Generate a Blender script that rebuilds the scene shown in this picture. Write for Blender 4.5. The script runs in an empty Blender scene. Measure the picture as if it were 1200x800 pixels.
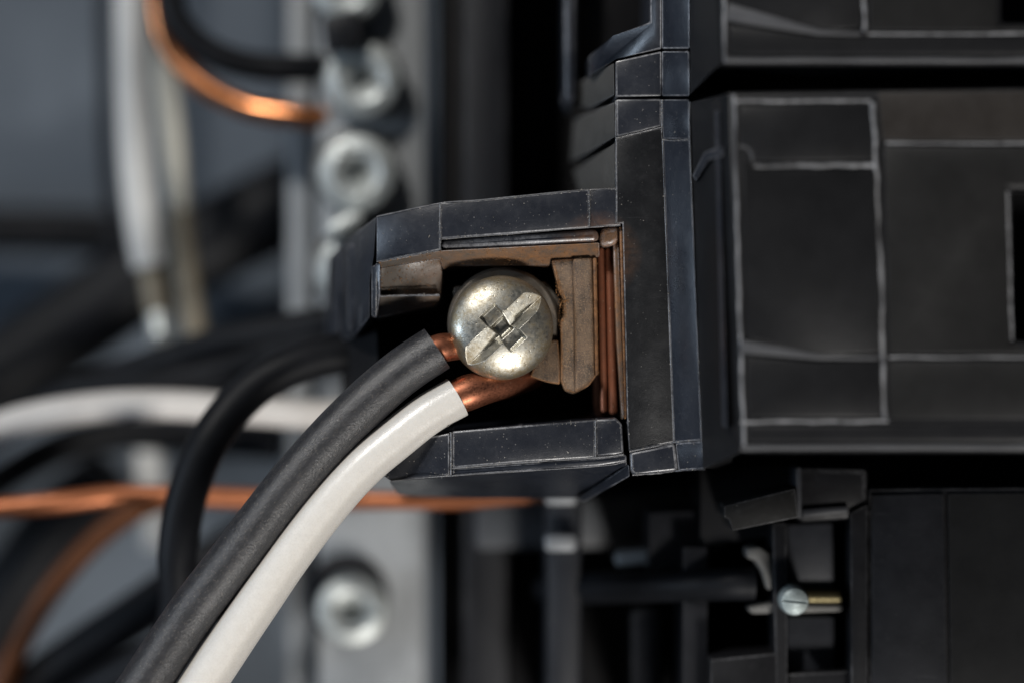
import bpy, bmesh, math, random
from mathutils import Vector, Matrix
random.seed(7)

# ------------------------------------------------------------------ camera, light, exposure
sc = bpy.context.scene
C = sc.collection
D = 0.300            # lens to focus plane (m)
S = 0.00008          # metres per photo pixel in the focus plane

def W(px, py, d=0.0):
    """point of the place at depth d (mm behind the screw head) seen at photo position px, py"""
    f = (D + d * 1e-3) / D
    return Vector(((px - 600) * S * f, d * 1e-3, (400 - py) * S * f))

cam = bpy.data.cameras.new('camera')
cam.lens = 112.5; cam.sensor_width = 36
cam.clip_start = 0.01; cam.clip_end = 20
cam.dof.use_dof = True; cam.dof.focus_distance = D + 0.0005; cam.dof.aperture_fstop = 6.6
cam.dof.aperture_blades = 7
camo = bpy.data.objects.new('camera', cam); C.objects.link(camo)
camo.location = (0, -D, 0); camo.rotation_euler = (math.radians(90), 0, 0)
sc.camera = camo

world = bpy.data.worlds.new('World'); sc.world = world; world.use_nodes = True
bg = world.node_tree.nodes['Background']
bg.inputs[0].default_value = (0.62, 0.75, 1.0, 1); bg.inputs[1].default_value = 0.035

def area(name, loc, target, size, power, col):
    l = bpy.data.lights.new(name, 'AREA'); l.shape = 'RECTANGLE'
    l.size, l.size_y = size; l.energy = power; l.color = col
    o = bpy.data.objects.new(name, l); C.objects.link(o)
    o.location = loc
    o.rotation_euler = (Vector(target) - Vector(loc)).to_track_quat('-Z', 'Y').to_euler()
    return o
area('key_lamp', (0.20, -0.54, -0.56), (0, 0.02, 0), (0.11, 0.11), 6.2, (1.0, 0.965, 0.92))
area('top_lamp', (-0.30, -0.48, 0.50), (-0.01, 0.03, 0), (0.07, 0.07), 4.6, (1.0, 0.97, 0.93))
area('side_lamp', (-0.90, -0.36, -0.02), (0.02, 0, 0), (0.2, 0.3), 4.2, (0.66, 0.81, 1.0))

sc.view_settings.view_transform = 'Standard'; sc.view_settings.look = 'None'
sc.view_settings.gamma = 1; sc.view_settings.exposure = 0.0
sc.render.engine = 'CYCLES'
sc.cycles.use_denoising = True
sc.cycles.max_bounces = 8

# ------------------------------------------------------------------ materials
class NT:
    def __init__(s, name):
        s.m = bpy.data.materials.new(name); s.m.use_nodes = True
        s.t = s.m.node_tree; s.b = s.t.nodes['Principled BSDF']
        tc = s.n('ShaderNodeTexCoord'); mp = s.n('ShaderNodeMapping')
        mp.inputs['Scale'].default_value = (1000, 1000, 1000)      # texture space in millimetres
        s.t.links.new(tc.outputs['Object'], mp.inputs['Vector']); s.v = mp.outputs[0]
    def n(s, k, **kw):
        x = s.t.nodes.new(k)
        for a, b in kw.items(): setattr(x, a, b)
        return x
    def set(s, sock, val):
        if hasattr(val, 'is_output'): s.t.links.new(val, sock)
        elif isinstance(val, tuple) and len(val) == 3 and sock.type == 'RGBA': sock.default_value = (*val, 1)
        else: sock.default_value = val
    def noise(s, scale, detail=3, rough=0.55, vec=None):
        x = s.n('ShaderNodeTexNoise'); x.inputs['Scale'].default_value = scale
        x.inputs['Detail'].default_value = detail; x.inputs['Roughness'].default_value = rough
        s.t.links.new(vec or s.v, x.inputs['Vector']); return x.outputs['Fac']
    def rng(s, f, a, b, c=0.0, d=1.0):
        x = s.n('ShaderNodeMapRange'); s.set(x.inputs[0], f)
        for i, q in enumerate((a, b, c, d)): x.inputs[1 + i].default_value = q
        return x.outputs[0]
    def math(s, op, a, b=0.0):
        x = s.n('ShaderNodeMath', operation=op); s.set(x.inputs[0], a); s.set(x.inputs[1], b); return x.outputs[0]
    def mix(s, f, a, b):
        x = s.n('ShaderNodeMix', data_type='RGBA'); s.set(x.inputs[0], f)
        s.set(x.inputs[6], a); s.set(x.inputs[7], b); return x.outputs[2]
    def specks(s, scale, size, keep):
        v = s.n('ShaderNodeTexVoronoi'); v.inputs['Scale'].default_value = scale
        s.t.links.new(s.v, v.inputs['Vector'])
        near = s.rng(v.outputs['Distance'], size, size * 0.45)
        sp = s.n('ShaderNodeSeparateColor'); s.t.links.new(v.outputs['Color'], sp.inputs[0])
        return s.math('MULTIPLY', near, s.math('LESS_THAN', sp.outputs[0], keep))
    def edge(s, radius_mm):
        bv = s.n('ShaderNodeBevel', samples=6); bv.inputs[0].default_value = radius_mm * 1e-3
        g = s.n('ShaderNodeNewGeometry')
        dp = s.n('ShaderNodeVectorMath', operation='DOT_PRODUCT')
        s.t.links.new(bv.outputs[0], dp.inputs[0]); s.t.links.new(g.outputs['Normal'], dp.inputs[1])
        return s.rng(dp.outputs['Value'], 0.995, 0.86), bv.outputs[0]
    def near(s, p, r0, r1):
        g = s.n('ShaderNodeNewGeometry'); d = s.n('ShaderNodeVectorMath', operation='DISTANCE')
        s.t.links.new(g.outputs['Position'], d.inputs[0]); d.inputs[1].default_value = p
        return s.rng(d.outputs['Value'], r1 * 1e-3, r0 * 1e-3)
    def bump(s, h, dist_mm, strength=1.0, normal=None):
        x = s.n('ShaderNodeBump'); x.inputs['Strength'].default_value = strength
        x.inputs['Distance'].default_value = dist_mm * 1e-3
        s.t.links.new(h, x.inputs['Height'])
        if normal: s.t.links.new(normal, x.inputs['Normal'])
        return x.outputs[0]
    def out(s, col=None, rough=None, metal=None, normal=None, spec=None):
        for k, v in (('Base Color', col), ('Roughness', rough), ('Metallic', metal), ('Normal', normal), ('Specular IOR Level', spec)):
            if v is not None: s.set(s.b.inputs[k], v)
        return s.m

RUST_GLOW_AT = W(700, 300, 3)
def plastic(name, base, rough=0.42, wear_glint=0.10, dust=0.5, stain=0.0, spec=0.4, scr=1.0, rust_glow_r=(3, 9), edge=False):  # stain: strength of the rust and the warm reflection painted with it
    t = NT(name)
    big = t.noise(0.35, 4); fine = t.noise(9, 2)
    c = t.mix(t.rng(big, 0.3, 0.75), tuple(x * 0.86 for x in base), tuple(x * 1.14 for x in base))
    film = t.math('MULTIPLY', t.rng(t.noise(1.1, 6, 0.7), 0.5, 0.8), 0.22 * dust)
    c = t.mix(film, c, (0.10, 0.10, 0.105))
    sp = t.math('MAXIMUM', t.math('MULTIPLY', t.specks(3.6, 0.26, 0.10), 0.6), t.rng(t.noise(7, 3, 0.8), 0.70, 0.76))
    sp = t.math('MULTIPLY', sp, t.rng(t.noise(0.4, 3), 0.40, 0.62, 0.08, 1.0))
    c = t.mix(t.math('MULTIPLY', sp, min(1, 0.8 * dust)), c, (0.40, 0.385, 0.36))
    mp = t.n('ShaderNodeMapping'); mp.inputs['Rotation'].default_value = (0, 0.5, 0); mp.inputs['Scale'].default_value = (0.12, 1, 3.2)
    t.t.links.new(t.v, mp.inputs[0])
    sc_ = t.math('MULTIPLY', t.rng(t.noise(1.0, 5, 0.7, mp.outputs[0]), 0.63, 0.74), 0.16 * scr)
    c = t.mix(sc_, c, (0.12, 0.12, 0.13))
    if scr > 2: c = t.mix(t.math('MAXIMUM', t.rng(t.noise(0.9, 6, 0.8), 0.42, 0.66, 0.0, 0.8), t.rng(t.noise(0.13, 2, 0.5), 0.46, 0.66, 0.0, 0.85)), c, (0.016, 0.016, 0.018))
    if edge:
        em = t.math('MULTIPLY', t.rng(t.noise(1.6, 6, 0.8), 0.38, 0.66, 0.1, 1.0), t.rng(t.noise(0.16, 2, 0.5), 0.36, 0.6, 0.12, 1.0))
        c = t.mix(em, c, (wear_glint, wear_glint, wear_glint * 1.05))  # pale edges: scuffs plus the bevel's highlight, both put into the colour
    if stain:
        m = t.math('MULTIPLY', t.near(RUST_GLOW_AT, *rust_glow_r), t.rng(t.noise(0.9, 8, 0.8), 0.34, 0.68))
        c = t.mix(t.math('MULTIPLY', m, stain), c, (0.25, 0.115, 0.045))  # orange of rust, mixed with the warm reflection painted beside the terminal
    r = t.rng(t.math('ADD', t.math('MULTIPLY', fine, 0.4), t.math('MULTIPLY', big, 0.6)), 0.3, 0.7, rough - (0.07 if dust > 0.1 else 0.02), rough + (0.12 if dust > 0.1 else 0.03))
    nb = t.bump(t.math('ADD', fine, t.math('MULTIPLY', t.noise(2.2, 4), 1.5)), 0.012, 0.6)
    m = t.out(c, r, 0.0, nb, spec)
    if not edge: m['edge'] = plastic(name + '_worn_glint_edge', base, rough, wear_glint, dust, stain, spec, scr, rust_glow_r, True).name
    return m

M = {}
M['plastic'] = plastic('black_moulded_plastic', (0.0120, 0.0138, 0.0190), 0.30, 0.24, 0.7, 0.8, rust_glow_r=(1.8, 5.2), spec=0.5)
M['plastic_side'] = plastic('black_side_plastic', (0.0068, 0.0071, 0.0080), 0.30, 0.24, 0.4, 0.45, rust_glow_r=(2.2, 5.2), spec=0.4)
M['plastic_clean'] = plastic('clean_black_plastic', (0.005, 0.005, 0.006), 0.5, 0.05, 0.15, spec=0.2)
M['plastic_face'] = plastic('breaker_front_plastic', (0.0072, 0.0073, 0.0080), 0.38, 0.025, 0.05, scr=0.1, spec=0.22)
M['plastic_grey'] = plastic('printed_front_plastic', (0.0095, 0.0093, 0.0092), 0.40, 0.025, 0.05, scr=0.1, spec=0.2)
M['plastic_beam'] = plastic('scuffed_dark_plastic', (0.006, 0.0058, 0.0056), 0.55, 0.07, 0.4, spec=0.15)
M['plastic_brown'] = plastic('dusty_top_plastic', (0.015, 0.0125, 0.0108), 0.45, 0.03, 0.2, scr=0.3, spec=0.2)
M['bead'] = plastic('worn_glint_seam_plastic', (0.13, 0.132, 0.14), 0.28, 0.4, 0.8, 0.3, scr=2.2, rust_glow_r=(0.5, 5))  # scuffed seams with their glints kept in the base colour
M['ridge'] = plastic('scuffed_highlight_ridge', (0.19, 0.192, 0.20), 0.45, 0.11, 0.5, scr=2.5)  # pale colour stands for scuffs and the light caught by ridges
M['wedge'] = plastic('grey_scuff_highlight', (0.042, 0.043, 0.047), 0.5, 0.05, 0.3, scr=0.5)  # grey of scuffs plus the soft edge highlight, as colour
M['plastic_strip'] = plastic('blue_sheen_plastic', (0.0115, 0.0138, 0.0195), 0.30, 0.26, 0.5, 0.12)  # tint holds the bluish light caught by the angled faces
M['plastic_back'] = plastic('base_plastic', (0.007, 0.0075, 0.0095), 0.5, 0.03, 0.15, spec=0.2)
M['plastic_ledge'] = plastic('grey_base_plastic', (0.06, 0.064, 0.07), 0.55, 0.08, 0.3)
M['plastic_rail'] = plastic('slate_rail_plastic', (0.013, 0.0145, 0.019), 0.5, 0.03, 0.2)
M['plastic_wing'] = plastic('dusty_flank_plastic', (0.055, 0.052, 0.047), 0.55, 0.16, 0.6)
M['plastic_stain_glow'] = plastic('rust_dusted_glow_plastic', (0.085, 0.072, 0.06), 0.27, 0.34, 1.4, 0.9, rust_glow_r=(9, 19))

def steel(name, base, rough, tarn, amount, metal=1.0, scale=1.0):
    t = NT(name)
    n1 = t.noise(0.9 * scale, 6, 0.65); n2 = t.noise(6 * scale, 4, 0.7)
    m = t.rng(t.math('ADD', t.math('MULTIPLY', n1, 0.6), t.math('MULTIPLY', n2, 0.4)), 0.40, 0.68)
    c = t.mix(t.math('MULTIPLY', m, amount), base, tarn)
    e, bn = t.edge(0.12)
    c = t.mix(t.math('MULTIPLY', e, 0.35), c, tuple(min(1, x * 1.3) for x in base))
    sp = t.specks(3.2, 0.2, 0.12)
    c = t.mix(t.math('MULTIPLY', sp, 0.55), c, (0.6, 0.52, 0.4))
    r = t.rng(n2, 0.3, 0.7, rough - 0.08, rough + 0.14)
    r = t.math('ADD', r, t.math('MULTIPLY', m, 0.12))
    nb = t.bump(t.math('ADD', n2, t.math('MULTIPLY', n1, 2.0)), 0.008, 0.25, bn)
    return t.out(c, r, t.math('SUBTRACT', metal, t.math('MULTIPLY', m, 0.15 * amount)), nb)
t = NT('nickel_plated_steel')
n1 = t.noise(0.8, 6, 0.7); n2 = t.noise(5, 4, 0.75)
rim = t.math('SUBTRACT', 1.0, t.near(W(588, 384, 0), 3.0, 5.0))
m = t.rng(t.math('ADD', t.math('ADD', t.math('MULTIPLY', n1, 0.6), t.math('MULTIPLY', n2, 0.4)), t.math('MULTIPLY', rim, 0.12)), 0.47, 0.66)
c = t.mix(t.math('MULTIPLY', m, 0.85), (0.42, 0.41, 0.365), (0.20, 0.15, 0.075))
pit = t.specks(2.4, 0.26, 0.35)
c = t.mix(t.math('MULTIPLY', pit, 0.6), c, (0.14, 0.11, 0.06))
c = t.mix(t.math('MULTIPLY', t.specks(3.1, 0.2, 0.12), 0.5), c, (0.75, 0.66, 0.5))
scr_ = t.noise(2.6, 5, 0.75)
e, bn = t.edge(0.14)
c = t.mix(t.math('MULTIPLY', e, 0.4), c, (0.68, 0.65, 0.58))
r = t.math('ADD', t.rng(scr_, 0.35, 0.65, 0.30, 0.46), t.math('MULTIPLY', m, 0.14))
M['screw'] = t.out(c, r, t.math('SUBTRACT', 1.0, t.math('MULTIPLY', m, 0.2)), t.bump(t.math('ADD', scr_, t.math('SUBTRACT', n2, t.math('MULTIPLY', pit, 0.8))), 0.022, 0.5, bn))
M['screw_bg'] = steel('zinc_steel', (0.46, 0.49, 0.485), 0.42, (0.28, 0.27, 0.23), 0.6, 0.55)
M['clamp'] = steel('dull_plated_steel', (0.16, 0.145, 0.125), 0.45, (0.11, 0.075, 0.045), 0.85, 0.8)
M['bar'] = steel('aluminium_bar', (0.245, 0.258, 0.268), 0.55, (0.13, 0.13, 0.125), 0.5, 0.25)
M['bar_dark'] = steel('hole_shade_aluminium', (0.10, 0.098, 0.092), 0.5, (0.065, 0.062, 0.057), 0.6, 0.25)
M['stud'] = steel('grey_stud_metal', (0.22, 0.23, 0.24), 0.5, (0.16, 0.16, 0.16), 0.5, 0.3)
M['teal_screw'] = steel('tarnished_zinc', (0.34, 0.39, 0.39), 0.5, (0.14, 0.16, 0.15), 0.9, 0.5)
M['brass'] = steel('aged_brass', (0.13, 0.11, 0.06), 0.4, (0.07, 0.055, 0.03), 0.6)
M['copper'] = steel('bright_copper', (0.54, 0.21, 0.12), 0.32, (0.20, 0.07, 0.038), 0.85, 1.0)
M['copper_bg'] = steel('weathered_copper', (0.38, 0.135, 0.06), 0.40, (0.20, 0.065, 0.026), 0.7, 0.75)
M['copper_glint'] = steel('shiny_copper', (0.46, 0.18, 0.075), 0.20, (0.24, 0.085, 0.035), 0.6, 1.0)
M['copper_dark'] = steel('oxidised_copper', (0.115, 0.038, 0.011), 0.45, (0.07, 0.024, 0.008), 0.7, 0.6)
M['strap'] = steel('reddened_copper', (0.26, 0.095, 0.05), 0.40, (0.10, 0.038, 0.02), 0.85, 0.6)
M['tan'] = steel('dull_tinned_strands', (0.22, 0.19, 0.14), 0.5, (0.14, 0.11, 0.07), 0.7, 0.4)

t = NT('rusty_dusty_steel')
n1 = t.noise(0.45, 6, 0.75); n2 = t.noise(8, 4, 0.8)
c = t.mix(t.rng(n1, 0.38, 0.64), (0.04, 0.028, 0.02), (0.125, 0.08, 0.05))
mp = t.n('ShaderNodeMapping'); mp.inputs['Scale'].default_value = (1.6, 1.6, 0.5); t.t.links.new(t.v, mp.inputs[0])
st_ = t.noise(1.0, 5, 0.7, mp.outputs[0])
c = t.mix(t.math('MULTIPLY', t.rng(st_, 0.42, 0.66), 0.4), c, (0.20, 0.14, 0.09))
c = t.mix(t.math('MULTIPLY', t.rng(n2, 0.53, 0.66), 0.85), c, (0.42, 0.26, 0.14))
c = t.mix(t.math('MULTIPLY', t.rng(n2, 0.42, 0.3), 0.7), c, (0.03, 0.024, 0.02))
e, bn = t.edge(0.35)
c = t.mix(t.math('MULTIPLY', e, 0.8), c, (0.50, 0.21, 0.06))
M['rust'] = t.out(c, t.rng(n1, 0.3, 0.7, 0.35, 0.6), 0.25, t.bump(t.math('ADD', n2, t.noise(3, 5, 0.8)), 0.09, 0.9, bn))

t = NT('orange_rust_dust')
n1 = t.noise(0.9, 6, 0.75); n2 = t.noise(6, 4, 0.8)
c = t.mix(t.rng(n1, 0.36, 0.64), (0.05, 0.026, 0.014), (0.21, 0.095, 0.035))
M['rust_orange'] = t.out(c, t.rng(n1, 0.3, 0.7, 0.4, 0.65), 0.1, t.bump(n2, 0.04, 0.6))

t = NT('black_wire_insulation')
n1 = t.noise(1.2, 5, 0.7); n2 = t.noise(8, 3, 0.6)
sp = t.math('MAXIMUM', t.specks(5.5, 0.36, 0.25), t.specks(2.6, 0.16, 0.3))
c = t.mix(t.rng(n1, 0.3, 0.7), (0.010, 0.0102, 0.0118), (0.028, 0.028, 0.031))
c = t.mix(t.math('MULTIPLY', sp, 0.45), c, (0.20, 0.165, 0.13))
M['black_wire'] = t.out(c, t.rng(n2, 0.3, 0.7, 0.30, 0.46), 0.0, t.bump(t.math('ADD', n2, t.math('MULTIPLY', t.noise(3.5, 4, 0.7), 1.0)), 0.05, 0.8), 0.55)

t = NT('white_wire_insulation')
n1 = t.noise(1.6, 6, 0.7); n2 = t.noise(6, 3, 0.6)
c = t.mix(t.rng(n1, 0.3, 0.75), (0.565, 0.54, 0.50), (0.625, 0.60, 0.56))
c = t.mix(t.math('MULTIPLY', t.specks(1.6, 0.09, 0.2), 0.35), c, (0.36, 0.3, 0.25))
m = t.out(c, t.rng(n2, 0.3, 0.7, 0.22, 0.36), 0.0, t.bump(t.math('ADD', n2, t.math('MULTIPLY', t.noise(1.8, 4, 0.6), 0.8)), 0.03, 0.6), 0.5)
t.b.inputs['Subsurface Weight'].default_value = 0.1; t.b.inputs['Subsurface Scale'].default_value = 0.0008
t.b.inputs['Subsurface Radius'].default_value = (1, 0.8, 0.6)
M['white_wire'] = m

def simple(name, a, b, rough, scale=0.2, spec=0.4):
    t = NT(name); n = t.noise(scale, 5, 0.6)
    return t.out(t.mix(t.rng(n, 0.3, 0.7), a, b), t.rng(n, 0.3, 0.7, rough - .06, rough + .08), 0.0, None, spec)
M['paint'] = simple('blue_grey_enclosure_paint', (0.064, 0.078, 0.096), (0.084, 0.101, 0.122), 0.5, 0.06)
M['grey_wire'] = simple('pale_grey_insulation', (0.40, 0.405, 0.40), (0.46, 0.46, 0.45), 0.85, 0.2, 0.15)
M['cream_wire'] = simple('cream_insulation', (0.44, 0.43, 0.375), (0.50, 0.485, 0.43), 0.85, 0.2, 0.15)
M['white_cable'] = simple('white_cable_jacket', (0.46, 0.435, 0.41), (0.54, 0.52, 0.495), 0.75, 0.2, 0.2)
M['black_cable'] = simple('black_cable_jacket', (0.0045, 0.005, 0.006), (0.008, 0.0086, 0.0105), 0.5, 0.2, 0.12)  # also on the dark tubes standing in for shadow bands
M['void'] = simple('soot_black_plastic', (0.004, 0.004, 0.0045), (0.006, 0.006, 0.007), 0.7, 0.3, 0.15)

# ------------------------------------------------------------------ mesh helpers
def link(name, bm, mat, parent=None, smooth=True, angle=40):
    bmesh.ops.recalc_face_normals(bm, faces=bm.faces[:])
    me = bpy.data.meshes.new(name); bm.to_mesh(me); bm.free()
    me.materials.append(M[mat])
    if M[mat].get('edge'): me.materials.append(bpy.data.materials[M[mat]['edge']])
    if smooth:
        for p in me.polygons: p.use_smooth = True
        me.set_sharp_from_angle(angle=math.radians(angle))
    o = bpy.data.objects.new(name, me); C.objects.link(o)
    if parent is not None:
        o.parent = parent
        r = parent
        while r.parent: r = r.parent
        me.transform(Matrix.Translation(-r.location))
    return o
def tag(o, label, cat, group=None):
    o['label'] = label; o['category'] = cat
    if group: o['group'] = group
    return o
def thing(name, loc, label, cat, group=None):
    o = bpy.data.objects.new(name, None); C.objects.link(o); o.location = loc
    o.empty_display_size = 0.005
    return tag(o, label, cat, group)

def solid(name, pts, d0, d1, mat, parent, bev=0.25, seg=2, back=None):
    """pts: photo positions (px, py[, d]) of the front outline; back: outline at the far end, else straight back to d1"""
    bm = bmesh.new()
    fr = [W(p[0], p[1], p[2] if len(p) > 2 else d0) for p in pts]
    if back: bk = [W(p[0], p[1], p[2] if len(p) > 2 else d1) for p in back]
    else: bk = [Vector((v.x, d1 * 1e-3, v.z)) for v in fr]
    a = [bm.verts.new(v) for v in fr]; b = [bm.verts.new(v) for v in bk]
    n = len(a)
    bm.faces.new(a); bm.faces.new(b[::-1])
    for i in range(n): bm.faces.new((a[i], b[i], b[(i + 1) % n], a[(i + 1) % n]))
    bmesh.ops.recalc_face_normals(bm, faces=bm.faces[:])
    if bev:
        if M[mat].get('edge') and bev < 0.45: bev *= 0.6
        res = bmesh.ops.bevel(bm, geom=bm.edges[:], offset=bev * 1e-3, segments=seg, affect='EDGES', clamp_overlap=True, profile=0.5)
        if M[mat].get('edge') and mat != 'ridge':
            for f in res['faces']: f.material_index = 1
    return link(name, bm, mat, parent)

def catmull(P, n=10):
    out = []
    Q = [P[0] * 2 - P[1]] + P + [P[-1] * 2 - P[-2]]
    for i in range(1, len(Q) - 2):
        p0, p1, p2, p3 = Q[i - 1:i + 3]
        for k in range(n):
            t = k / n
            out.append(0.5 * ((2 * p1) + (p2 - p0) * t + (2 * p0 - 5 * p1 + 4 * p2 - p3) * t * t + (3 * p1 - p0 - 3 * p2 + p3) * t ** 3))
    out.append(P[-1].copy()); return out
def tube_bm(path, rad, seg=24, cap=True, wob=0.0, round_end=0.0, flat=None):
    bm = bmesh.new(); rings = []
    n = len(path); T = []
    for i in range(n): T.append((path[min(i + 1, n - 1)] - path[max(i - 1, 0)]).normalized())
    N = T[0].orthogonal().normalized()
    for i in range(n):
        N = (N - T[i] * N.dot(T[i])).normalized(); B = T[i].cross(N)
        r = rad(i / (n - 1)) if callable(rad) else rad
        w = 1 + wob * math.sin(i * 0.37) * math.cos(i * 0.11 + 1)
        rings.append([bm.verts.new(path[i] + (N * math.cos(2 * math.pi * k / seg) + B * math.sin(2 * math.pi * k / seg)) * r * w) for k in range(seg)])
    for a, b in zip(rings, rings[1:]):
        for k in range(seg): bm.faces.new((a[k], a[(k + 1) % seg], b[(k + 1) % seg], b[k]))
    if cap: bm.faces.new(rings[0][::-1]); bm.faces.new(rings[-1])
    return bm
def tube(name, pts, r_px, mat, parent=None, seg=24, wob=0.0, n=10, extend=True):
    """pts: (px, py, d); r_px: radius as seen in the photo at the first point's depth"""
    dm = sum(p[2] for p in pts) / len(pts)
    path = catmull([W(*p) for p in pts], n)
    if extend:                                      # carry a wire on well past the edge of the view
        def out(p): return p[0] < -15 or p[1] < -40 or p[1] > 840
        st = (path[1] - path[0]).length
        if out(pts[0]): path = [path[0] + (path[0] - path[2]).normalized() * st * q for q in range(60, 0, -1)] + path
        if out(pts[-1]): path = path + [path[-1] + (path[-1] - path[-3]).normalized() * st * q for q in range(1, 61)]
    k = S * (D + dm * 1e-3) / D
    rad = (lambda t: r_px(t) * k) if callable(r_px) else r_px * k
    return link(name, tube_bm(path, rad, seg, True, wob), mat, parent, True, 60)

def lathe_bm(profile, seg=64, axis_flip=True):
    """profile: (r, y) in metres, revolved about Y (towards the back positive)"""
    bm = bmesh.new(); rings = []
    for r, y in profile:
        if r < 1e-9: rings.append([bm.verts.new((0, y, 0))])
        else: rings.append([bm.verts.new((r * math.cos(2 * math.pi * k / seg), y, r * math.sin(2 * math.pi * k / seg))) for k in range(seg)])
    for a, b in zip(rings, rings[1:]):
        for k in range(seg):
            q = [a[k % len(a)], a[(k + 1) % len(a)], b[(k + 1) % len(b)], b[k % len(b)]]
            u = []
            for v in q:
                if v not in u: u.append(v)
            if len(u) > 2: bm.faces.new(u)
    return bm
def bm_box(bm, c, sx, sy, sz, rot=None, taper=1.0):
    """box centred at c; taper scales the far (+Y) end"""
    vs = []
    for y, k in ((-sy / 2, 1.0), (sy / 2, taper)):
        for x, z in ((-1, -1), (1, -1), (1, 1), (-1, 1)):
            v = Vector((x * sx / 2 * k, y, z * sz / 2 * k))
            if rot: v = rot @ v
            vs.append(bm.verts.new(v + Vector(c)))
    for f in ((3, 2, 1, 0), (4, 5, 6, 7), (0, 1, 5, 4), (1, 2, 6, 5), (2, 3, 7, 6), (3, 0, 4, 7)):
        bm.faces.new([vs[i] for i in f])
def bool_cut(bm, cutters):
    """subtract cutter bmeshes from bm, give a new bmesh"""
    me = bpy.data.meshes.new('t'); bmesh.ops.recalc_face_normals(bm, faces=bm.faces[:]); bm.to_mesh(me); bm.free()
    o = bpy.data.objects.new('t', me); C.objects.link(o); cs = []
    for c in cutters:
        mc = bpy.data.meshes.new('c'); bmesh.ops.recalc_face_normals(c, faces=c.faces[:]); c.to_mesh(mc); c.free()
        oc = bpy.data.objects.new('c', mc); C.objects.link(oc); cs.append(oc)
        md = o.modifiers.new('b', 'BOOLEAN'); md.operation = 'DIFFERENCE'; md.object = oc; md.solver = 'EXACT'
    dg = bpy.context.evaluated_depsgraph_get(); dg.update()
    res = bmesh.new(); res.from_mesh(o.evaluated_get(dg).to_mesh())
    for q in [o] + cs: bpy.data.objects.remove(q)
    return res

# ------------------------------------------------------------------ the setting: back of the enclosure
bm = bmesh.new()
a = W(-500, -400, 88); b = W(1700, 1200, 88)
bm_box(bm, ((a.x + b.x) / 2, 0.090, 0), b.x - a.x, 0.002, a.z - b.z)
o = link('enclosure_back_panel', bm, 'paint'); o['kind'] = 'structure'

base = thing('breaker_mounting_base', W(600, 900, 60), 'black plastic mounting base behind the circuit breakers', 'mounting base')
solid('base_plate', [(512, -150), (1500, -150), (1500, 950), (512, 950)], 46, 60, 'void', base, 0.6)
solid('rib', [(542, -150), (596, -150), (596, 950), (542, 950)], 34, 45.9, 'plastic_back', base, 0.8)
solid('ledge', [(556, 582), (850, 578), (850, 640), (556, 644)], 33, 45.9, 'plastic_ledge', base, 0.8)
solid('rail', [(640, 560), (682, 560), (682, 900), (640, 900)], 22, 45.9, 'plastic_rail', base, 1.0)
solid('stud', [(638, 574), (676, 574), (676, 592), (638, 592)], 20, 22.1, 'stud', base, 0.5)
solid('stud', [(638, 625), (676, 625), (676, 646), (638, 646)], 20, 22.1, 'stud', base, 0.5)
solid('bus_stab', [(722, 648), (805, 640), (806, 656), (722, 664)], 20, 32, 'bar', base, 0.4)
solid('post', [(738, 712), (776, 712), (776, 900), (738, 900)], 24, 45.9, 'plastic_back', base, 0.8)

# ------------------------------------------------------------------ neutral bar with its screws
bar = thing('neutral_bar', W(420, 900, 50), 'upright aluminium neutral bar carrying a row of set screws', 'terminal bar')
solid('bar_body', [(372, -150), (500, -150), (500, 950), (372, 950)], 42, 56, 'bar', bar, 0.8)
solid('mounting_flange', [(336, -150), (366, -150), (366, 950), (336, 950)], 50, 60, 'bar', bar, 0.6)
def set_screw(px, py, d, r, parent, rot=0.3):
    k = S * (D + d * 1e-3) / D; r *= k
    prof = [(0, 0), (r, 0), (r, -0.0022), (r * 0.93, -0.0029), (r * 0.62, -0.0033), (r * 0.50, -0.0030), (0, -0.0030)]
    bm = lathe_bm(prof, 40)
    c = bmesh.new(); R = Matrix.Rotation(rot, 3, 'Y')
    bm_box(c, (0, -0.0028, 0), r * 0.62, 0.003, r * 0.62, R)
    c2 = bmesh.new(); bm_box(c2, (0, -0.0034, 0), r * 1.5, 0.0016, r * 0.22, R)
    bm = bool_cut(bm, [c, c2])
    bmesh.ops.translate(bm, verts=bm.verts[:], vec=W(px, py, d))
    return link('set_screw', bm, 'screw_bg', parent)
def hole_shade(px, py, d, r, parent):  # dark disc drawing the shaded hole behind a screw, no real opening
    k = S * (D + d * 1e-3) / D; r *= k
    bm = lathe_bm([(0, 0.0002), (r, 0.0002), (r, -0.0004), (r * 0.9, -0.0006), (0, -0.0006)], 40)
    bmesh.ops.translate(bm, verts=bm.verts[:], vec=W(px, py, d))
    return link('screw_hole_shade', bm, 'bar_dark' if py < 500 else 'plastic_back', parent)
for px, py, r, ro in ((426, 96, 45, 0.4), (420, 205, 46, 1.1), (414, 712, 42, 0.1), (408, -12, 42, 0.7), (416, 318, 44, 0.5)):
    s_ = hole_shade(px - (8 if py > 500 else 3), py - (14 if py > 500 else 5), 42, r + (8 if py > 500 else 4), bar)
    set_screw(px, py, 41.2, r, bar, ro)
solid('wire_stop', [(376, 18), (424, 10), (424, 58), (380, 62)], 36, 41.9, 'plastic_back', bar, 0.8)
solid('wire_stop', [(378, 262), (424, 240), (430, 262), (384, 288)], 33, 41.9, 'screw_bg', bar, 1.2)

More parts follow.
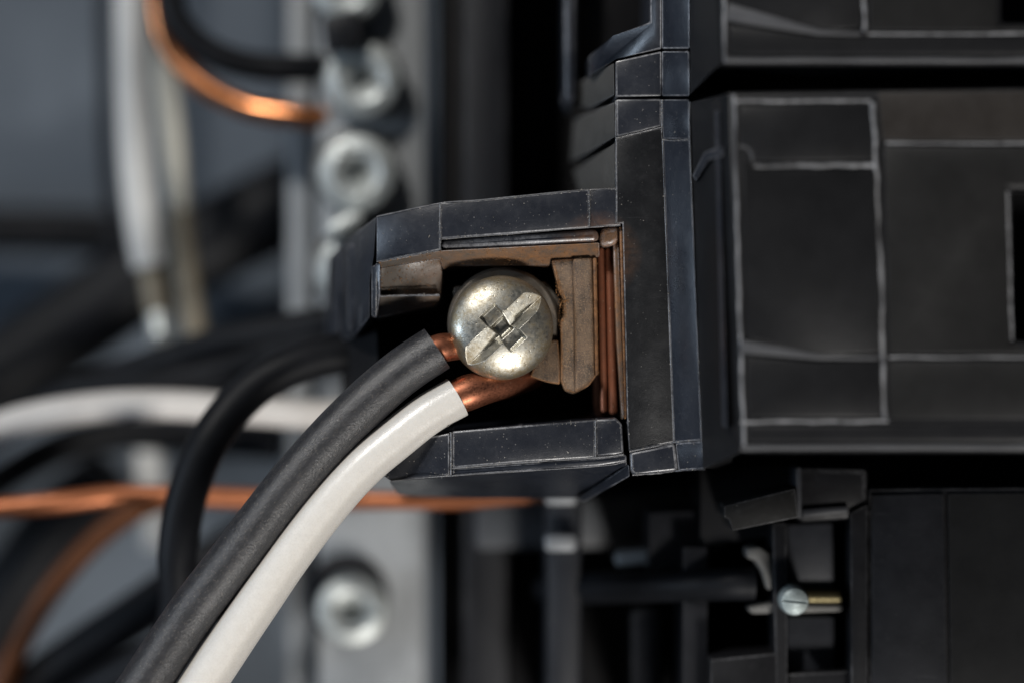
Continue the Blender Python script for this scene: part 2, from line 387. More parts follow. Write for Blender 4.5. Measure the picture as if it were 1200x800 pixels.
# ------------------------------------------------------------------ wires behind, with dark tubes in place of shadow bands
def wire(name, pts, r, mat, label, cat='wire', seg=20, parts=None):
    o = tube(name, pts, r, mat, None, seg, 0.01)
    return tag(o, label, cat)
wire('wire', [(196, -90, 42), (200, 0, 42), (216, 36, 42), (252, 64, 42), (300, 78, 42), (352, 80, 42), (386, 80, 43)], 17, 'black_cable', 'black insulated wire looping above the copper wire into the neutral bar')
wire('copper_wire', [(182, -60, 46), (188, 20, 46), (204, 64, 46), (242, 102, 45), (292, 127, 44), (345, 136, 43), (384, 138, 43)], 14, 'copper_glint', 'bare copper wire curving into the neutral bar below the black loop', 'wire')
w = thing('stripped_wire', W(190, 400, 55), 'pale grey insulated wire hanging straight with a silvery tip', 'wire')
tube('insulation', [(154, -90, 52), (156, 80, 52), (160, 190, 52), (169, 270, 52), (177, 312, 52)], 21, 'grey_wire', w)
tube('conductor', [(175, 300, 52), (182, 340, 52), (190, 384, 52)], 15, 'tan', w)
tube('tip', [(186, 370, 51), (189, 396, 50)], 13, 'screw_bg', w)
w = thing('stripped_wire', W(225, 400, 58), 'thinner cream insulated wire hanging beside the pale grey one', 'wire')
tube('insulation', [(176, -90, 57), (186, 40, 57), (199, 140, 57), (210, 246, 57)], 14, 'cream_wire', w)
tube('conductor', [(209, 238, 57), (217, 310, 57), (232, 420, 57)], 14, 'tan', w)
wire('cable', [(-120, 536, 40), (-40, 514, 38), (30, 491, 36), (110, 477, 34), (200, 474, 33), (300, 481, 33), (380, 486, 34), (450, 480, 38)], 17.5, 'white_cable', 'thick white cable bowing across behind the black wires', 'cable')
wire('wire', [(96, 930, 24), (146, 846, 22), (194, 765, 19), (210, 712, 17), (208, 650, 16), (218, 585, 16), (246, 515, 16), (296, 455, 17), (360, 422, 18), (430, 410, 20), (480, 408, 22)], 24, 'black_cable', 'black insulated wire arching in front of the white cable')
wire('wire', [(-60, 540, 52), (60, 470, 48), (160, 432, 44), (270, 398, 40), (390, 376, 36)], 19, 'black_cable', 'black insulated wire rising just above the white cable')
wire('wire', [(80, 456, 46), (180, 450, 42), (270, 430, 40), (340, 405, 38), (400, 396, 36)], 18, 'black_cable', 'black insulated wire lying directly on the white cable')
wire('cable', [(-120, 520, 74), (-20, 452, 74), (80, 385, 74), (180, 318, 74), (270, 272, 74), (360, 226, 74)], 52, 'black_cable', 'very thick black tube standing in for the diagonal shadow across the back panel', 'cable')  # dark tube built in place of the diagonal shadow on the panel
wire('cable', [(-120, 266, 80), (0, 270, 80), (90, 272, 80), (170, 280, 80), (260, 300, 80)], 27, 'black_cable', 'black tube standing in for the level shadow band behind the pale grey wire', 'cable')  # added tube: the level shadow band given a solid shape
wire('wire', [(122, -90, 70), (123, 60, 70), (126, 190, 70), (140, 300, 70)], 8, 'black_cable', 'thin black tube standing in for the shadow line beside the pale grey wire')  # narrow shadow beside the pale wire, built as a tube
wire('cable', [(-120, 640, 60), (-20, 575, 58), (60, 528, 56), (140, 508, 56), (230, 512, 56), (330, 520, 54)], 20, 'black_cable', 'dark band sagging just below the white cable', 'cable')  # dark band under the white cable, modelled as a tube
wire('wire', [(168, 480, 66), (174, 540, 66), (182, 640, 66)], 15, 'grey_wire', 'short pale grey wire dropping down behind the white cable')
wire('copper_wire', [(-90, 604, 30), (0, 595, 30), (70, 588, 30), (140, 580, 31), (220, 581, 31), (330, 585, 31), (440, 586, 28), (540, 586, 27), (600, 582, 26), (640, 580, 25)],
     lambda t: 12.5 - 5 * max(0, t - 0.7) * 3.3, 'copper_bg', 'bare copper wire running level below the terminal jaw')
wire('copper_wire', [(210, 578, 38), (160, 596, 40), (108, 636, 42), (60, 692, 43), (26, 748, 44), (2, 806, 44), (-20, 880, 44)], 14, 'copper_dark', 'dull brown bare copper wire curving down to the bottom')
wire('cable', [(-60, 880, 50), (20, 815, 48), (100, 760, 46), (180, 706, 44), (260, 650, 44), (330, 610, 46)], 28, 'black_cable', 'black cable slanting behind the pair of terminal wires', 'cable')
wire('cable', [(-120, 850, 70), (-40, 760, 70), (20, 680, 68), (70, 610, 66), (130, 560, 64)], 40, 'black_cable', 'thick black tube standing in for a shadow band behind the dull brown copper wire', 'cable')  # slanting shadow band built as a thick dark tube
wire('cable', [(20, 900, 46), (90, 825, 42), (170, 775, 38), (250, 745, 36)], 22, 'black_cable', 'black cable at the foot of the pair of terminal wires', 'cable')

# ------------------------------------------------------------------ breaker with the terminal
br = thing('circuit_breaker', W(760, 600, 20), 'black plastic circuit breaker whose rusty wire terminal holds two wires', 'circuit breaker')
# terminal jaw, upper side
jaw = solid('jaw', [(516, 238), (560, 234.6), (603, 230.5), (650, 225.6), (690.5, 222), (690.5, 266.5), (603, 273.5), (516, 280)], 0, 26, 'plastic', br, 0.24)
solid('jaw_end', [(441, 253, 2.2), (478, 245.5, 1.1), (515.8, 238.3, 0.1), (515.8, 293, 0.1), (441, 307, 2.2)], 0, 26, 'plastic', br, 0.22)
solid('end_block', [(690.7, 222), (728, 220), (728, 264), (690.7, 267)], 0.1, 26, 'plastic', br, 0.26)
solid('step', [(517, 281), (701, 268.5), (702, 284), (517, 293.5)], 0.9, 24, 'plastic', br, 0.5, 3)
solid('liner', [(443, 307.4, 1.4), (515, 293.8, 0.7), (702.5, 284.5, 0.9), (702.5, 301, 2.8), (645, 303.5, 3.1), (644, 311, 3.9), (528, 312, 4.0), (519, 316, 4.0), (515.5, 303, 2.6), (446, 314, 2.4)], 2, 24, 'plastic_stain_glow', br, 0.2)
solid('cheek', [(446, 314.4, 2.4), (515.5, 303.4, 2.6), (518, 318, 3.6), (517, 346, 4.6), (446, 347, 4.6)], 3, 24, 'plastic_stain_glow', br, 0.16)
solid('cheek_lip', [(443, 347, 3.4), (516.5, 346, 3.4), (515, 352, 4.6), (508, 358.5, 5.2), (442, 373, 5.4)], 4, 24, 'plastic_stain_glow', br, 0.3)
solid('cheek_rim', [(435, 312, 2.4), (445.5, 308, 1.4), (445.5, 346, 2.2), (441.8, 373, 3.0), (435, 371, 3.4)], 2, 24, 'plastic', br, 0.3)
solid('corner_block', [(703, 268), (728, 265), (728, 282), (717, 289), (703, 289)], 1.4, 20, 'plastic_stain_glow', br, 0.5, 3)
# flared left flank, ribbed
solid('flank', [(441, 254, 2.4), (438, 300, 2.8), (433, 330, 3.2), (433, 372, 3.6), (414, 396, 14), (380, 402, 24), (384, 300, 24)], 3, 34, 'plastic', br, 0.3,
      back=[(470, 262, 34), (470, 300, 34), (470, 330, 34), (470, 372, 34), (440, 396, 34), (400, 402, 36), (400, 300, 36)])
for x0, dd in ((392, 19), (408, 13), (422, 8.5)):
    solid('flank_rib', [(x0, 300 + (x0 - 392) * -0.7, dd), (x0 + 7, 296 + (x0 - 392) * -0.7, dd - 1.5), (x0 + 6, 390 - (x0 - 392) * 0.35, dd - 1.2), (x0, 394 - (x0 - 392) * 0.35, dd)], dd, dd + 8, 'plastic', br, 0.3)
# cavity
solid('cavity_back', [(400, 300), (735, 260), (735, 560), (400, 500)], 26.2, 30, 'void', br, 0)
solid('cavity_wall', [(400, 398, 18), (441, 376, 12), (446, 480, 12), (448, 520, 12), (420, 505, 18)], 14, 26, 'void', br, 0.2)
# lower side
solid('jaw', [(530, 505), (610, 498), (697.7, 491), (697.7, 535.5), (610, 541), (530, 548)], 0, 26, 'plastic', br, 0.3)
solid('jaw_end', [(452, 520, 2.2), (527, 507, 0.1), (527, 556.5, 0.1), (458, 563, 2.0), (448, 556, 2.6)], 0, 26, 'plastic', br, 0.3)
solid('end_block', [(698, 491), (722, 489.5), (729, 496), (731, 531), (698, 535)], 0.1, 26, 'plastic', br, 0.35)
solid('step', [(530, 548.3), (698, 536), (734, 532), (735, 540), (700, 545.5), (530, 557.5)], 0.25, 24, 'plastic_strip', br, 0.3)
solid('skirt', [(456, 563.6, 2.4), (530, 558, 0.6), (700, 546, 0.6), (735, 540.6, 0.6), (733, 560, 3), (690, 583, 12), (560, 584, 14), (466, 580, 14)], 2, 26, 'plastic_strip', br, 0.2)
solid('gusset', [(737, 543, 0.6), (738, 558, 0.8), (684, 588, 9), (676, 584, 10)], 2, 20, 'plastic', br, 0.25)
# pale beads along the moulding's own edges: scuffs and glints painted as colour
for pts, r in (([(690.6, 223, 0), (691, 245, -0.02), (690.6, 266, 0)], 1.5), ([(516, 239, 0), (515.6, 262, 0), (516.2, 279, 0), (516, 293, 0.2)], 1.5),
               ([(517, 280.3, 0.1), (600, 274, 0.1), (690, 266.6, 0.1), (727, 264.4, 0.2)], 1.3),
               ([(441.5, 254, 2.1), (515, 238.4, 0.1), (560, 234.6, 0), (650, 225.6, 0), (691, 222, 0), (727, 220.4, 0.1)], 1.1),
               ([(441.5, 307, 2.0), (480, 299.8, 1.0), (515, 293.4, 0.3)], 1.3), ([(444.5, 347, 3.2), (480, 346.4, 3.3), (515, 346, 3.3)], 1.8),
               ([(441.5, 309, 2.0), (441, 340, 2.2), (440.6, 371, 3.0)], 1.3),
               ([(528.5, 506, 0), (528.8, 530, 0), (528.5, 556, 0.1)], 1.8), ([(697.8, 492, 0), (698, 535.5, 0)], 1.5),
               ([(530, 548.2, 0.05), (610, 541.6, 0.05), (698, 535.8, 0.05), (731, 532, 0.1)], 1.5), ([(458, 563, 2), (528, 557, 0.2), (698, 545.8, 0.3), (734, 540, 0.3)], 1.1),
               ([(776.6, 164, 0), (780, 260, 0), (785, 390, 0), (790, 517, 0)], 1.4), ([(808.2, 120, -3.2), (808.4, 166, -3.2), (815, 340, -3.2), (822.4, 516, -3.2), (826.6, 548, -3.2)], 1.3),
               ([(775.8, 117, 0), (775.8, 149, 0), (777.4, 163.8, 0), (807.8, 163.9, -3.1)], 1.3),
               ([(722, 162, 0), (750, 155.6, 0), (775.6, 149.2, 0)], 1.2), ([(737.6, 528.6, -0.1), (765, 523, -0.1), (791, 517.8, -0.05), (822, 515.3, -3.2)], 1.5),
               ([(721.6, 118, 0.1), (721.6, 162, 0.1), (722, 262, 0.1)], 1.0), ([(741, 556, -0.1), (770, 554, -0.1), (795, 551, 0), (826, 549, -3.2)], 1.6)):
    ph = random.uniform(0, 6)
    tube('worn_glint_edge', pts, lambda t, r=r, ph=ph: r * 0.62 * (1 + 0.35 * math.sin(t * 31 + ph) * math.sin(t * 13 + ph)), 'bead', br, 8, 0.0, 14, False)
# clamp plate, copper strap, dusty edge
cp = solid('clamp_plate', [(646, 305), (697, 301), (699, 440), (690, 452), (672, 462), (662, 458), (657, 446), (656.5, 376), (661, 370), (660, 350), (655, 343), (650, 322)], 2.6, 5.5, 'rust', br, 0.22)
solid('plate_step', [(671, 303.2), (694, 302), (697, 440), (689, 450), (674, 460), (673, 380)], 2.0, 4, 'rust', cp, 0.3, 3)
solid('plate_edge', [(694.5, 302), (699.5, 301.5), (701.5, 438), (697, 441)], 2.2, 5.0, 'rust_orange', br, 0.25)
solid('recess_wall', [(700, 286), (732, 284), (738, 490), (704, 492)], 9.5, 24, 'strap', br, 0.3)
st = solid('copper_strap', [(699.8, 290), (708, 289.5), (712, 484), (704, 484)], 3.4, 20, 'strap', br, 0.4, 3)
solid('strap_fold', [(708.5, 290), (719, 289), (724, 486), (713, 486)], 3.6, 20, 'strap', st, 0.45, 3)
solid('seam_strip', [(718.5, 284), (725, 283), (732, 488), (729, 492), (722.5, 400)], 2.0, 22, 'plastic_stain_glow', br, 0.3)
solid('seam_strip', [(726, 266), (729.5, 266), (735, 490), (732.5, 491)], 0.6, 22, 'rust_orange', br, 0.2)
# body beside the terminal
solid('side_plate', [(729.5, 262), (722, 262), (721.5, 162.5), (775.6, 149.6), (777, 164), (790, 517), (737, 528), (735, 495)], 0, 32, 'plastic_side', br, 0.2)
solid('corner_strip', [(777.2, 164.4, 0), (808, 164.4, -3.2), (822, 515, -3.2), (790.2, 517.4, 0)], 0, 30, 'plastic_strip', br, 0.18)
solid('tab', [(738, 529.5), (791.2, 518.5), (794.6, 551), (744, 557), (739, 552)], -0.1, 28, 'plastic', br, 0.6, 3)
solid('tab', [(791.4, 518.2, 0), (822.5, 515.6, -3.2), (827, 549, -3.2), (795, 551.5, 0)], 0, 28, 'plastic_strip', br, 0.3)
solid('tab', [(721.5, 116.5), (775.6, 116), (775.6, 148.6), (722, 161.5)], 0, 32, 'plastic', br, 0.35)
solid('tab', [(775.8, 116.5, 0), (807.5, 116.5, -3.2), (808, 163.6, -3.2), (777.6, 163.6, 0), (775.9, 149, 0)], 0, 30, 'plastic_strip', br, 0.25)
solid('wing', [(720, 120, 0.6), (720.5, 161, 0.4), (690, 179, 12), (668, 190, 22), (672, 140, 22)], 2, 34, 'plastic_wing', br, 0.2,
      back=[(740, 120, 34), (740, 161, 34), (740, 179, 34), (740, 190, 36), (740, 140, 36)])
solid('wing', [(720.5, 168, 0.4), (720.5, 260, 0.6), (700, 260, 8), (680, 230, 20), (672, 200, 22)], 2, 34, 'plastic_wing', br, 0.2,
      back=[(740, 168, 34), (740, 260, 34), (740, 260, 34.5), (740, 230, 36), (740, 200, 36)])
# side running forward to the front face
solid('side_wall', [(808.5, 120, -3.2), (846, 112, -12.4), (857, 108, -12.8), (868, 529, -12.8), (858, 534, -12), (823.5, 549, -3.2)], -3, 30, 'plastic_face', br, 0.25,
      back=[(860, 120, 30), (860, 112, 30), (870, 108, 30), (870, 529, 30), (860, 534, 30), (860, 549, 30)])
solid('side_rib', [(812, 206, -4.4), (826, 178, -8.2), (846, 172, -12.6), (848, 182, -13.0), (830, 188, -9.4), (816, 212, -5.2)], -5, 2, 'plastic', br, 0.2)
solid('side_rib', [(838, 130, -11.2), (842, 130, -12.2), (852, 500, -12.2), (848, 500, -11.4)], -11, 2, 'plastic', br, 0.15)
fb = solid('front_body', [(856, 108), (1700, 96), (1700, 222), (1186, 222), (1189, 400), (1700, 404), (1700, 531), (868, 530)], -13, 28, 'plastic_face', br, 0.5, 3)
solid('handle_recess', [(1180, 215), (1400, 215), (1400, 410), (1180, 410)], 0, 6, 'void', br, 0)
F = -13.0
def panel(parent, pts, mat, h=0.35, bev=0.2): return solid('front_panel', pts, F - h, F + 0.3, mat, parent, bev)
def ridge(parent, pts, w, h=0.55, mat='ridge', base=None):
    """raised bead on the front face along photo points; w full width in pixels (one value or one per point)"""
    if not isinstance(w, (list, tuple)):
        ph = random.uniform(0, 6)
        return tube('ridge', [(x, y, F) for x, y in pts], lambda t: w * 0.33 * (1 + 0.22 * math.sin(t * 41 + ph) * math.sin(t * 17 + ph)), mat, parent, 12, 0.0, 6, False)
    ws = w
    L, R = [], []
    for i, p in enumerate(pts):
        a = Vector(pts[max(i - 1, 0)]); b = Vector(pts[min(i + 1, len(pts) - 1)])
        t = (b - a).normalized(); nn = Vector((-t.y, t.x))
        L.append(tuple(Vector(p) + nn * ws[i] / 2)); R.append(tuple(Vector(p) - nn * ws[i] / 2))
    b_ = F if base is None else base
    return solid('ridge', L + R[::-1], b_ - h, b_ + 0.3, 'wedge', parent, 0.16)
def jag(p, q, n, amp):
    out = []
    for i in range(n + 1):
        t = i / n; out.append((p[0] + (q[0] - p[0]) * t + random.uniform(-amp, amp), p[1] + (q[1] - p[1]) * t + random.uniform(-amp, amp)))
    return out
panel(br, [(868, 125), (1018, 123), (1024, 187), (884, 189), (882, 176), (868, 168)], 'plastic_face', 0.2)
panel(br, [(870, 182), (879, 190), (884, 201), (1026, 200), (1032, 413), (960, 416), (880, 398), (875, 396)], 'plastic_face', 0.3)
panel(br, [(1029, 108), (1690, 100), (1690, 165), (1034, 165)], 'plastic_brown', 0.25)
panel(br, [(1037, 172), (1690, 174), (1690, 218), (1179, 218), (1183, 404), (1690, 407), (1690, 414), (1042, 414)], 'plastic_grey', 0.25)
panel(br, [(876, 418), (960, 424), (1032, 422), (1034, 488), (877, 488)], 'plastic_face', 0.25)
panel(br, [(1042, 423), (1690, 424), (1690, 490), (1043, 490)], 'plastic_grey', 0.2)
panel(br, [(876, 499), (1690, 499), (1690, 516), (877, 517)], 'plastic_face', 0.2)
ridge(br, jag((860, 112), (867, 380), 14, 0.6) + jag((868, 400), (872, 526), 8, 0.6), 6)
ridge(br, jag((862, 119), (1020, 119), 8, 0.6), 5, 0.45)
ridge(br, jag((1023, 120), (1031, 300), 12, 1.1) + jag((1032, 312), (1037, 490), 12, 1.1), 8)
ridge(br, jag((884, 195), (1027, 194), 9, 0.8), 8, 0.45)
ridge(br, [(866, 171), (874, 173), (880, 179), (882, 192)], 5, 0.45)
ridge(br, jag((1038, 168), (1690, 169), 30, 0.5), 4, 0.4)
ridge(br, [(868, 406), (895, 409), (925, 413), (960, 418), (1000, 419), (1030, 419)], [15, 12, 9, 5, 4, 4], 0.42)
ridge(br, jag((1042, 418), (1690, 419), 30, 0.5), 4, 0.4)
ridge(br, jag((868, 494), (1040, 493), 10, 0.7), 5.5, 0.45)
ridge(br, jag((868, 524), (1690, 522), 24, 0.5), 10, 0.3, 'wedge')
ridge(br, jag((1181, 224), (1186, 398), 10, 0.6), 5, 0.45)

# ---- screw
CX, CZ = 588, 384
k = S
prof = [(0, -0.0)]
R_ = 60.5 * k; Hd = 24 * k
dome = []
for i in range(0, 25):
    th = i / 24 * math.pi / 2
    r = R_ * math.sin(th) ** 0.92; y = -Hd * math.cos(th) ** 1.15
    dome.append((r, y))
dome += [(R_ * 1.012, 0.0003), (R_ * 1.005, 0.0014), (R_ * 0.95, 0.0018), (0, 0.0018)]
bm = lathe_bm(dome, 120)
ROT = Matrix.Rotation(-math.radians(43), 3, 'Y')
cut = []
c = bmesh.new()                                     # screwdriver slot: upright sides, shallow V floor
sec = [(12.5, -15), (13, 10), (-4.5, 19), (-13.5, 8), (-14.5, -15)]
ends = [[c.verts.new(ROT @ Vector((x * R_ * 1.2, -Hd + y * k, z * k))) for z, y in sec] for x in (-1, 1)]
c.faces.new(ends[0]); c.faces.new(ends[1][::-1])
for q in range(5): c.faces.new((ends[0][q], ends[1][q], ends[1][(q + 1) % 5], ends[0][(q + 1) % 5]))
cut.append(c)
c = bmesh.new(); bm_box(c, (0, -Hd - 2 * k, 0), 30 * k, 32 * k, 68 * k, ROT, 0.72); cut.append(c)      # short cross arms
c = bmesh.new(); bm_box(c, (0, -Hd + 3 * k, 0), 40 * k, 44 * k, 40 * k, ROT, 0.35); cut.append(c)      # centre pit
bm = bool_cut(bm, cut)
bmesh.ops.rotate(bm, verts=bm.verts[:], cent=(0, 0, 0), matrix=Matrix.Rotation(math.radians(4), 3, 'Z'))
bmesh.ops.translate(bm, verts=bm.verts[:], vec=W(CX, CZ, 1.2))
scr = link('terminal_screw', bm, 'screw', br, True, 28)
bm = lathe_bm([(0, 0.0), (R_ * 1.1, 0), (R_ * 1.1, -0.0006), (R_ * 1.04, -0.001), (0, -0.001)], 80)
bmesh.ops.translate(bm, verts=bm.verts[:], vec=W(CX + 2, CZ - 5, 4.6))
link('washer', bm, 'clamp', scr)
bm = lathe_bm([(0, 0.0), (R_ * 0.62, 0), (R_ * 0.62, -0.017), (0, -0.017)], 40)
bmesh.ops.translate(bm, verts=bm.verts[:], vec=W(CX, CZ, 20))
link('shank', bm, 'clamp', scr)
solid('saddle', [(530, 335), (640, 330), (657, 352), (658, 446), (652, 450), (624, 443), (618, 420), (560, 430), (534, 418)], 4.8, 7.5, 'clamp', scr, 0.35)
solid('saddle_tooth', [(628, 424), (646, 398), (654, 398), (657, 430), (656, 450), (642, 448), (621, 441)], 3.0, 4.9, 'rust', scr, 0.15)

# ------------------------------------------------------------------ the two wires in the terminal
bw = thing('wire', W(130, 860, 0), 'speckled black insulated wire clamped by the terminal screw', 'wire')
tube('insulation', [(90, 920, -1), (128, 862, -1), (168, 803, -0.5), (222, 722, 0), (279, 647, 0), (334, 575, 0.2), (387, 514, 0.4), (433, 468, 0.6), (473, 434, 0.8), (512, 408, 1)], lambda t: 30.0 - 2.6 * max(0, t * 1.45 - 0.45), 'black_wire', bw, 48, 0.006, 14)
tube('conductor', [(490, 420, 1.2), (512, 409, 1.4), (530, 406, 2.0), (560, 402, 3.2)], 16.5, 'copper', bw, 28, 0.03)
ww = thing('wire', W(200, 880, 0), 'smooth white insulated wire clamped by the terminal screw', 'wire')
tube('insulation', [(150, 930, -0.6), (194, 866, -0.6), (238, 800, -0.3), (294, 716, 0), (337, 653, 0.2), (380, 596, 0.4), (422, 549, 0.6), (462, 515, 0.9), (500, 486, 1.2), (536, 465, 1.6)], lambda t: 27.5 - 3.0 * max(0, t * 1.45 - 0.45), 'white_wire', ww, 48, 0.005, 14)
tube('conductor', [(516, 476, 1.6), (540, 463, 1.8), (566, 454, 2.4), (596, 445, 4.0), (622, 436, 6.0)], 20.5, 'copper', ww, 28, 0.03)

# ------------------------------------------------------------------ breaker above
ub = thing('circuit_breaker', W(760, 100, 20), 'black circuit breaker directly above the one holding the two wires', 'circuit breaker')
solid('side_plate', [(721, 72), (775.6, 60), (775.6, 108), (775.6, 113), (721.5, 114)], 0, 32, 'plastic', ub, 0.3)
solid('corner_strip', [(775.8, 60, 0), (807.5, 60, -3.2), (808, 113, -3.2), (775.8, 113, 0)], 0, 30, 'plastic_strip', ub, 0.25)
solid('corner_strip', [(775.8, -150, 0), (808, -150, -3.2), (808, 57.5, -3.2), (775.8, 57.5, 0)], 0, 30, 'plastic_strip', ub, 0.25)
solid('side_plate', [(762, -150, 0.4), (775.6, -150, 0), (775.6, 57.5, 0), (721, 69.5, 0.4), (691, 90, 10), (690, 66, 10), (720, 42, 2), (762, 26, 0.4)], 0, 32, 'plastic', ub, 0.3)
solid('wing', [(719.5, 74, 0.8), (720, 112, 0.8), (690, 128, 14), (672, 122, 22), (672, 100, 22)], 1, 34, 'plastic_wing', ub, 0.25,
      back=[(740, 74, 34), (740, 112, 34), (740, 128, 34), (740, 122, 36), (740, 100, 36)])
solid('pillar', [(661, -150), (676, -150), (676, 118), (668, 126), (661, 112)], 17, 30, 'plastic_strip', ub, 0.6, 3)
solid('inner_wall', [(676, -150), (765, -150), (765, 60), (676, 100)], 22, 34, 'plastic_clean', ub, 0.3)
solid('side_wall', [(808.5, -150, -3.2), (832, -150, -12.4), (842, -150, -12.8), (846, 76, -12.8), (838, 80, -12), (808.5, 111, -3.2)], -3, 30, 'plastic_face', ub, 0.25,
      back=[(860, -150, 30), (862, -150, 30), (870, -150, 30), (870, 76, 30), (860, 80, 30), (860, 111, 30)])
solid('front_body', [(842, -150), (1150, -150), (1174, -40), (1174, 27), (1700, 27), (1700, 78), (846, 76)], -13, 26, 'plastic_face', ub, 0.5, 3)
solid('handle_recess', [(1150, -200), (1400, -200), (1400, 40), (1150, 40)], 0, 6, 'void', ub, 0)
panel(ub, [(856, -140), (1006, -140), (1008, 33), (960, 36), (880, 12), (856, 4)], 'plastic_face', 0.25)
panel(ub, [(1018, -140), (1140, -140), (1168, -40), (1168, 31), (1690, 31), (1690, 36), (1019, 36)], 'plastic_grey', 0.2)
panel(ub, [(856, 30), (960, 44), (1690, 45), (1690, 64), (857, 64)], 'plastic_face', 0.2)
ridge(ub, jag((846, -140), (850, 74), 16, 0.6), 6)
ridge(ub, jag((1011, -140), (1013, 36), 16, 0.9), 7)
ridge(ub, [(852, 14), (880, 20), (920, 29), (960, 38), (1010, 40)], [20, 17, 12, 6, 4], 0.42)
ridge(ub, jag((1016, 40), (1690, 40), 20, 0.5), 4, 0.35)
ridge(ub, jag((852, 71), (1690, 71), 24, 0.5), 10, 0.3, 'wedge')

# ------------------------------------------------------------------ breaker below
lb = thing('circuit_breaker', W(1000, 900, 20), 'black circuit breaker below with an open slot showing a small screw', 'circuit breaker')
Dl = 8
solid('front_body', [(1018, 572), (1700, 566), (1700, 950), (1018, 950)], Dl, 40, 'plastic_clean', lb, 0.4)
solid('front_panel', [(1022, 580), (1106, 578), (1112, 950), (1022, 950)], Dl - 0.4, Dl + 0.2, 'plastic_back', lb, 0.2)
solid('front_panel', [(1111, 578), (1690, 574), (1690, 950), (1116, 950)], Dl - 0.3, Dl + 0.2, 'plastic_grey', lb, 0.2)
solid('frame', [(996, 600), (1017, 590), (1017, 950), (998, 950)], Dl - 0.2, 40, 'plastic_clean', lb, 0.3)
solid('frame', [(935, 546), (1017, 548), (1017, 600), (996, 608), (936, 612), (930, 590)], Dl + 0.3, 40, 'plastic_clean', lb, 0.6)
solid('frame_edge', [(932, 548), (939, 546), (940, 606), (934, 608)], Dl - 0.4, Dl + 6, 'plastic_rail', lb, 0.3)
solid('frame_edge', [(940, 596), (994, 592), (994, 600), (940, 606)], Dl - 0.2, Dl + 6, 'plastic_rail', lb, 0.3)
solid('beam', [(848, 592), (932, 571), (936, 606), (858, 622), (854, 608), (848, 606)], 4, 30, 'plastic_beam', lb, 0.3)
solid('housing_wall', [(820, 545), (1020, 545), (1020, 615), (820, 640)], 14, 34, 'void', lb, 0.3)
solid('cover', [(760, 600), (850, 596), (852, 640), (832, 648), (832, 660), (760, 670)], 16, 40, 'plastic_back', lb, 0.4)
solid('partition', [(905, 612), (922, 612), (924, 950), (912, 950)], 9, 40, 'plastic_clean', lb, 0.3)
solid('block', [(922, 614), (976, 612), (978, 690), (922, 692)], 12, 30, 'plastic_rail', lb, 0.4)
solid('block', [(922, 722), (978, 722), (978, 810), (922, 810)], 12, 30, 'plastic_rail', lb, 0.4)
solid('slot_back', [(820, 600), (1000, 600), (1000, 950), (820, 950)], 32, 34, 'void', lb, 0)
solid('sill', [(832, 772), (912, 764), (914, 950), (832, 950)], 9, 34, 'plastic_clean', lb, 0.4)
solid('sill', [(918, 789), (1004, 785), (1004, 950), (918, 950)], 9.5, 34, 'plastic_clean', lb, 0.4)
solid('frame', [(800, 640), (829, 640), (831, 950), (800, 950)], 13, 34, 'plastic_back', lb, 0.4)
solid('spring_clip', [(874, 642), (890, 640), (904, 648), (908, 676), (906, 692), (898, 690), (892, 668), (884, 656), (875, 654)], 10, 14, 'bar_dark', lb, 0.3)
solid('contact', [(876, 712), (905, 706), (990, 708), (990, 716), (940, 718), (880, 719)], 10.5, 14, 'bar_dark', lb, 0.3)
tube('contact_pin', [(938, 699, 11.5), (970, 699, 11.5), (985, 699, 11.5)], 9.5, 'brass', lb, 24)
kk = S * (D + 0.008) / D; r = 17 * kk
bm = lathe_bm([(0, 0.003), (r, 0.003), (r, -0.0008), (r * 0.9, -0.0014), (r * 0.5, -0.0017), (0, -0.0018)], 40)
c = bmesh.new(); bm_box(c, (0, -0.0018, 0), r * 2.4, 0.0009, r * 0.14, Matrix.Rotation(0.06, 3, 'Y'))
bm = bool_cut(bm, [c]); bmesh.ops.translate(bm, verts=bm.verts[:], vec=W(930, 703, 7.5))
link('screw', bm, 'teal_screw', lb)
wire('wire', [(640, 690, 30), (700, 688, 22), (780, 686, 15), (850, 684, 12), (884, 684, 12)], 19, 'black_cable', 'black wire pushed into the slot of the lower breaker')

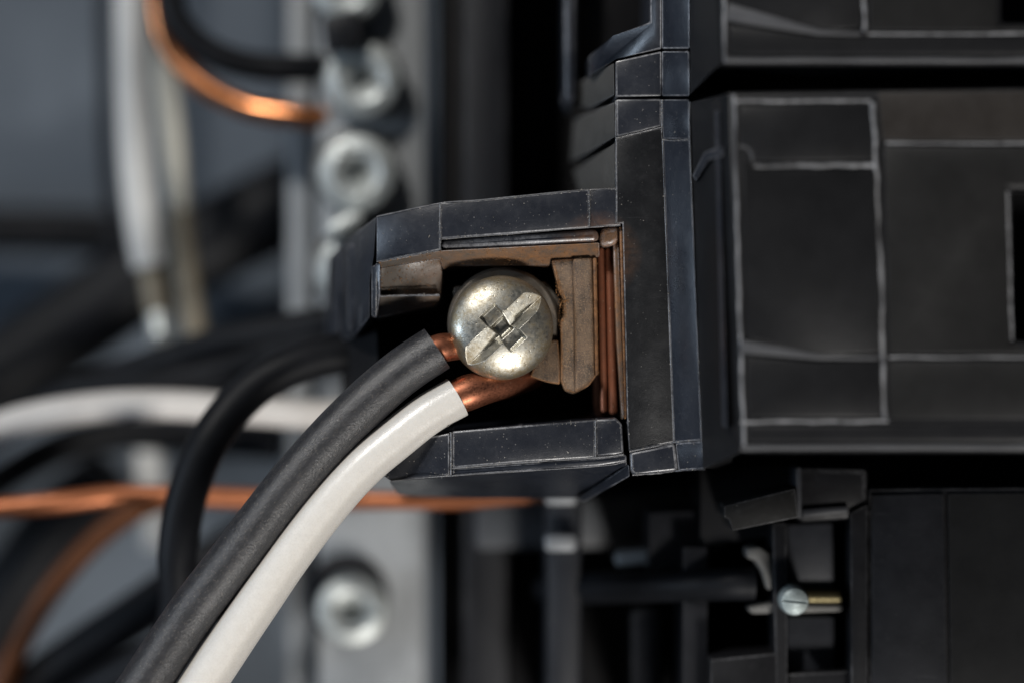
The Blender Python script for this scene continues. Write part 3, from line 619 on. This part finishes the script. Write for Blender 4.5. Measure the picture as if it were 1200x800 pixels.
# ------------------------------------------------------------------ loose dust lying on the plastic and the wires
def scatter(name, objs, mat, label):
    bm = bmesh.new()
    for o, n, lo, hi in objs:
        r = o
        while r.parent: r = r.parent
        me = o.data; fs = [p for p in me.polygons if p.normal.y < -0.3 and p.center.x + r.location.x > -0.05]
        cum = []; a = 0
        for p in fs: a += p.area; cum.append(a)
        for _ in range(n):
            u = random.random() * a; lo_i = 0
            while cum[lo_i] < u: lo_i += 1
            p = fs[lo_i]; vs = [me.vertices[v].co for v in p.vertices]
            k = random.randrange(1, len(vs) - 1); x, y = random.random(), random.random()
            if x + y > 1: x, y = 1 - x, 1 - y
            q = vs[0] + (vs[k] - vs[0]) * x + (vs[k + 1] - vs[0]) * y + r.location
            if random.random() < 0.4 and len(vs) > 2:      # dust collects along edges
                e = random.randrange(len(vs)); q = vs[e].lerp(vs[e - 1], random.random()) + r.location
            sz = (lo + (hi - lo) * random.random() ** 2.5) * 1e-3
            st = 1.0 if random.random() > 0.03 else random.uniform(3, 7)
            ax = Matrix.Rotation(random.uniform(0, 6.28), 3, Vector((random.random(), random.random(), random.random() + .1)).normalized())
            t4 = [bm.verts.new(q + ax @ (Vector(c) * sz)) for c in ((st, 0, -.4), (-st * .5, .8, -.4), (-st * .5, -.8, -.4), (0, 0, .8))]
            for f in ((0, 1, 2), (0, 3, 1), (1, 3, 2), (2, 3, 0)): bm.faces.new([t4[i] for i in f])
    o = link(name, bm, mat, None, False); o['kind'] = 'stuff'; o['label'] = label; o['category'] = 'dust'
    return o
M['dust'] = simple('pale_dust', (0.16, 0.15, 0.135), (0.34, 0.32, 0.29), 0.9, 3.0, 0.1)
M['dust_rust'] = simple('rust_dust', (0.14, 0.065, 0.025), (0.32, 0.17, 0.075), 0.9, 3.0, 0.1)
parts = {}
for o in list(br.children) : parts.setdefault(o.name.split('.')[0], []).append(o)
pale, red = [], []
for nm, n in (('jaw', 110), ('jaw_end', 55), ('end_block', 25), ('side_plate', 50), ('tab', 14), ('cheek_rim', 20), ('corner_strip', 10), ('step', 20), ('worn_glint_edge', 34)):
    for o in parts[nm]: pale.append((o, n, 0.025, 0.085))
pale.append(([c_ for c_ in bw.children if c_.name.startswith('insulation')][0], 2600, 0.02, 0.052))
for nm, n in (('liner', 220), ('cheek', 90), ('cheek_lip', 60), ('clamp_plate', 260), ('plate_edge', 60), ('corner_block', 40), ('seam_strip', 40)):
    for o in parts[nm]: red.append((o, n * 3, 0.03, 0.09))
scatter('pale_dust', pale, 'dust', 'fine pale dust grains scattered over the terminal jaw and the black wire')
scatter('rust_dust', red, 'dust_rust', 'fine orange rust grains scattered over the clamp plate and jaw lining')
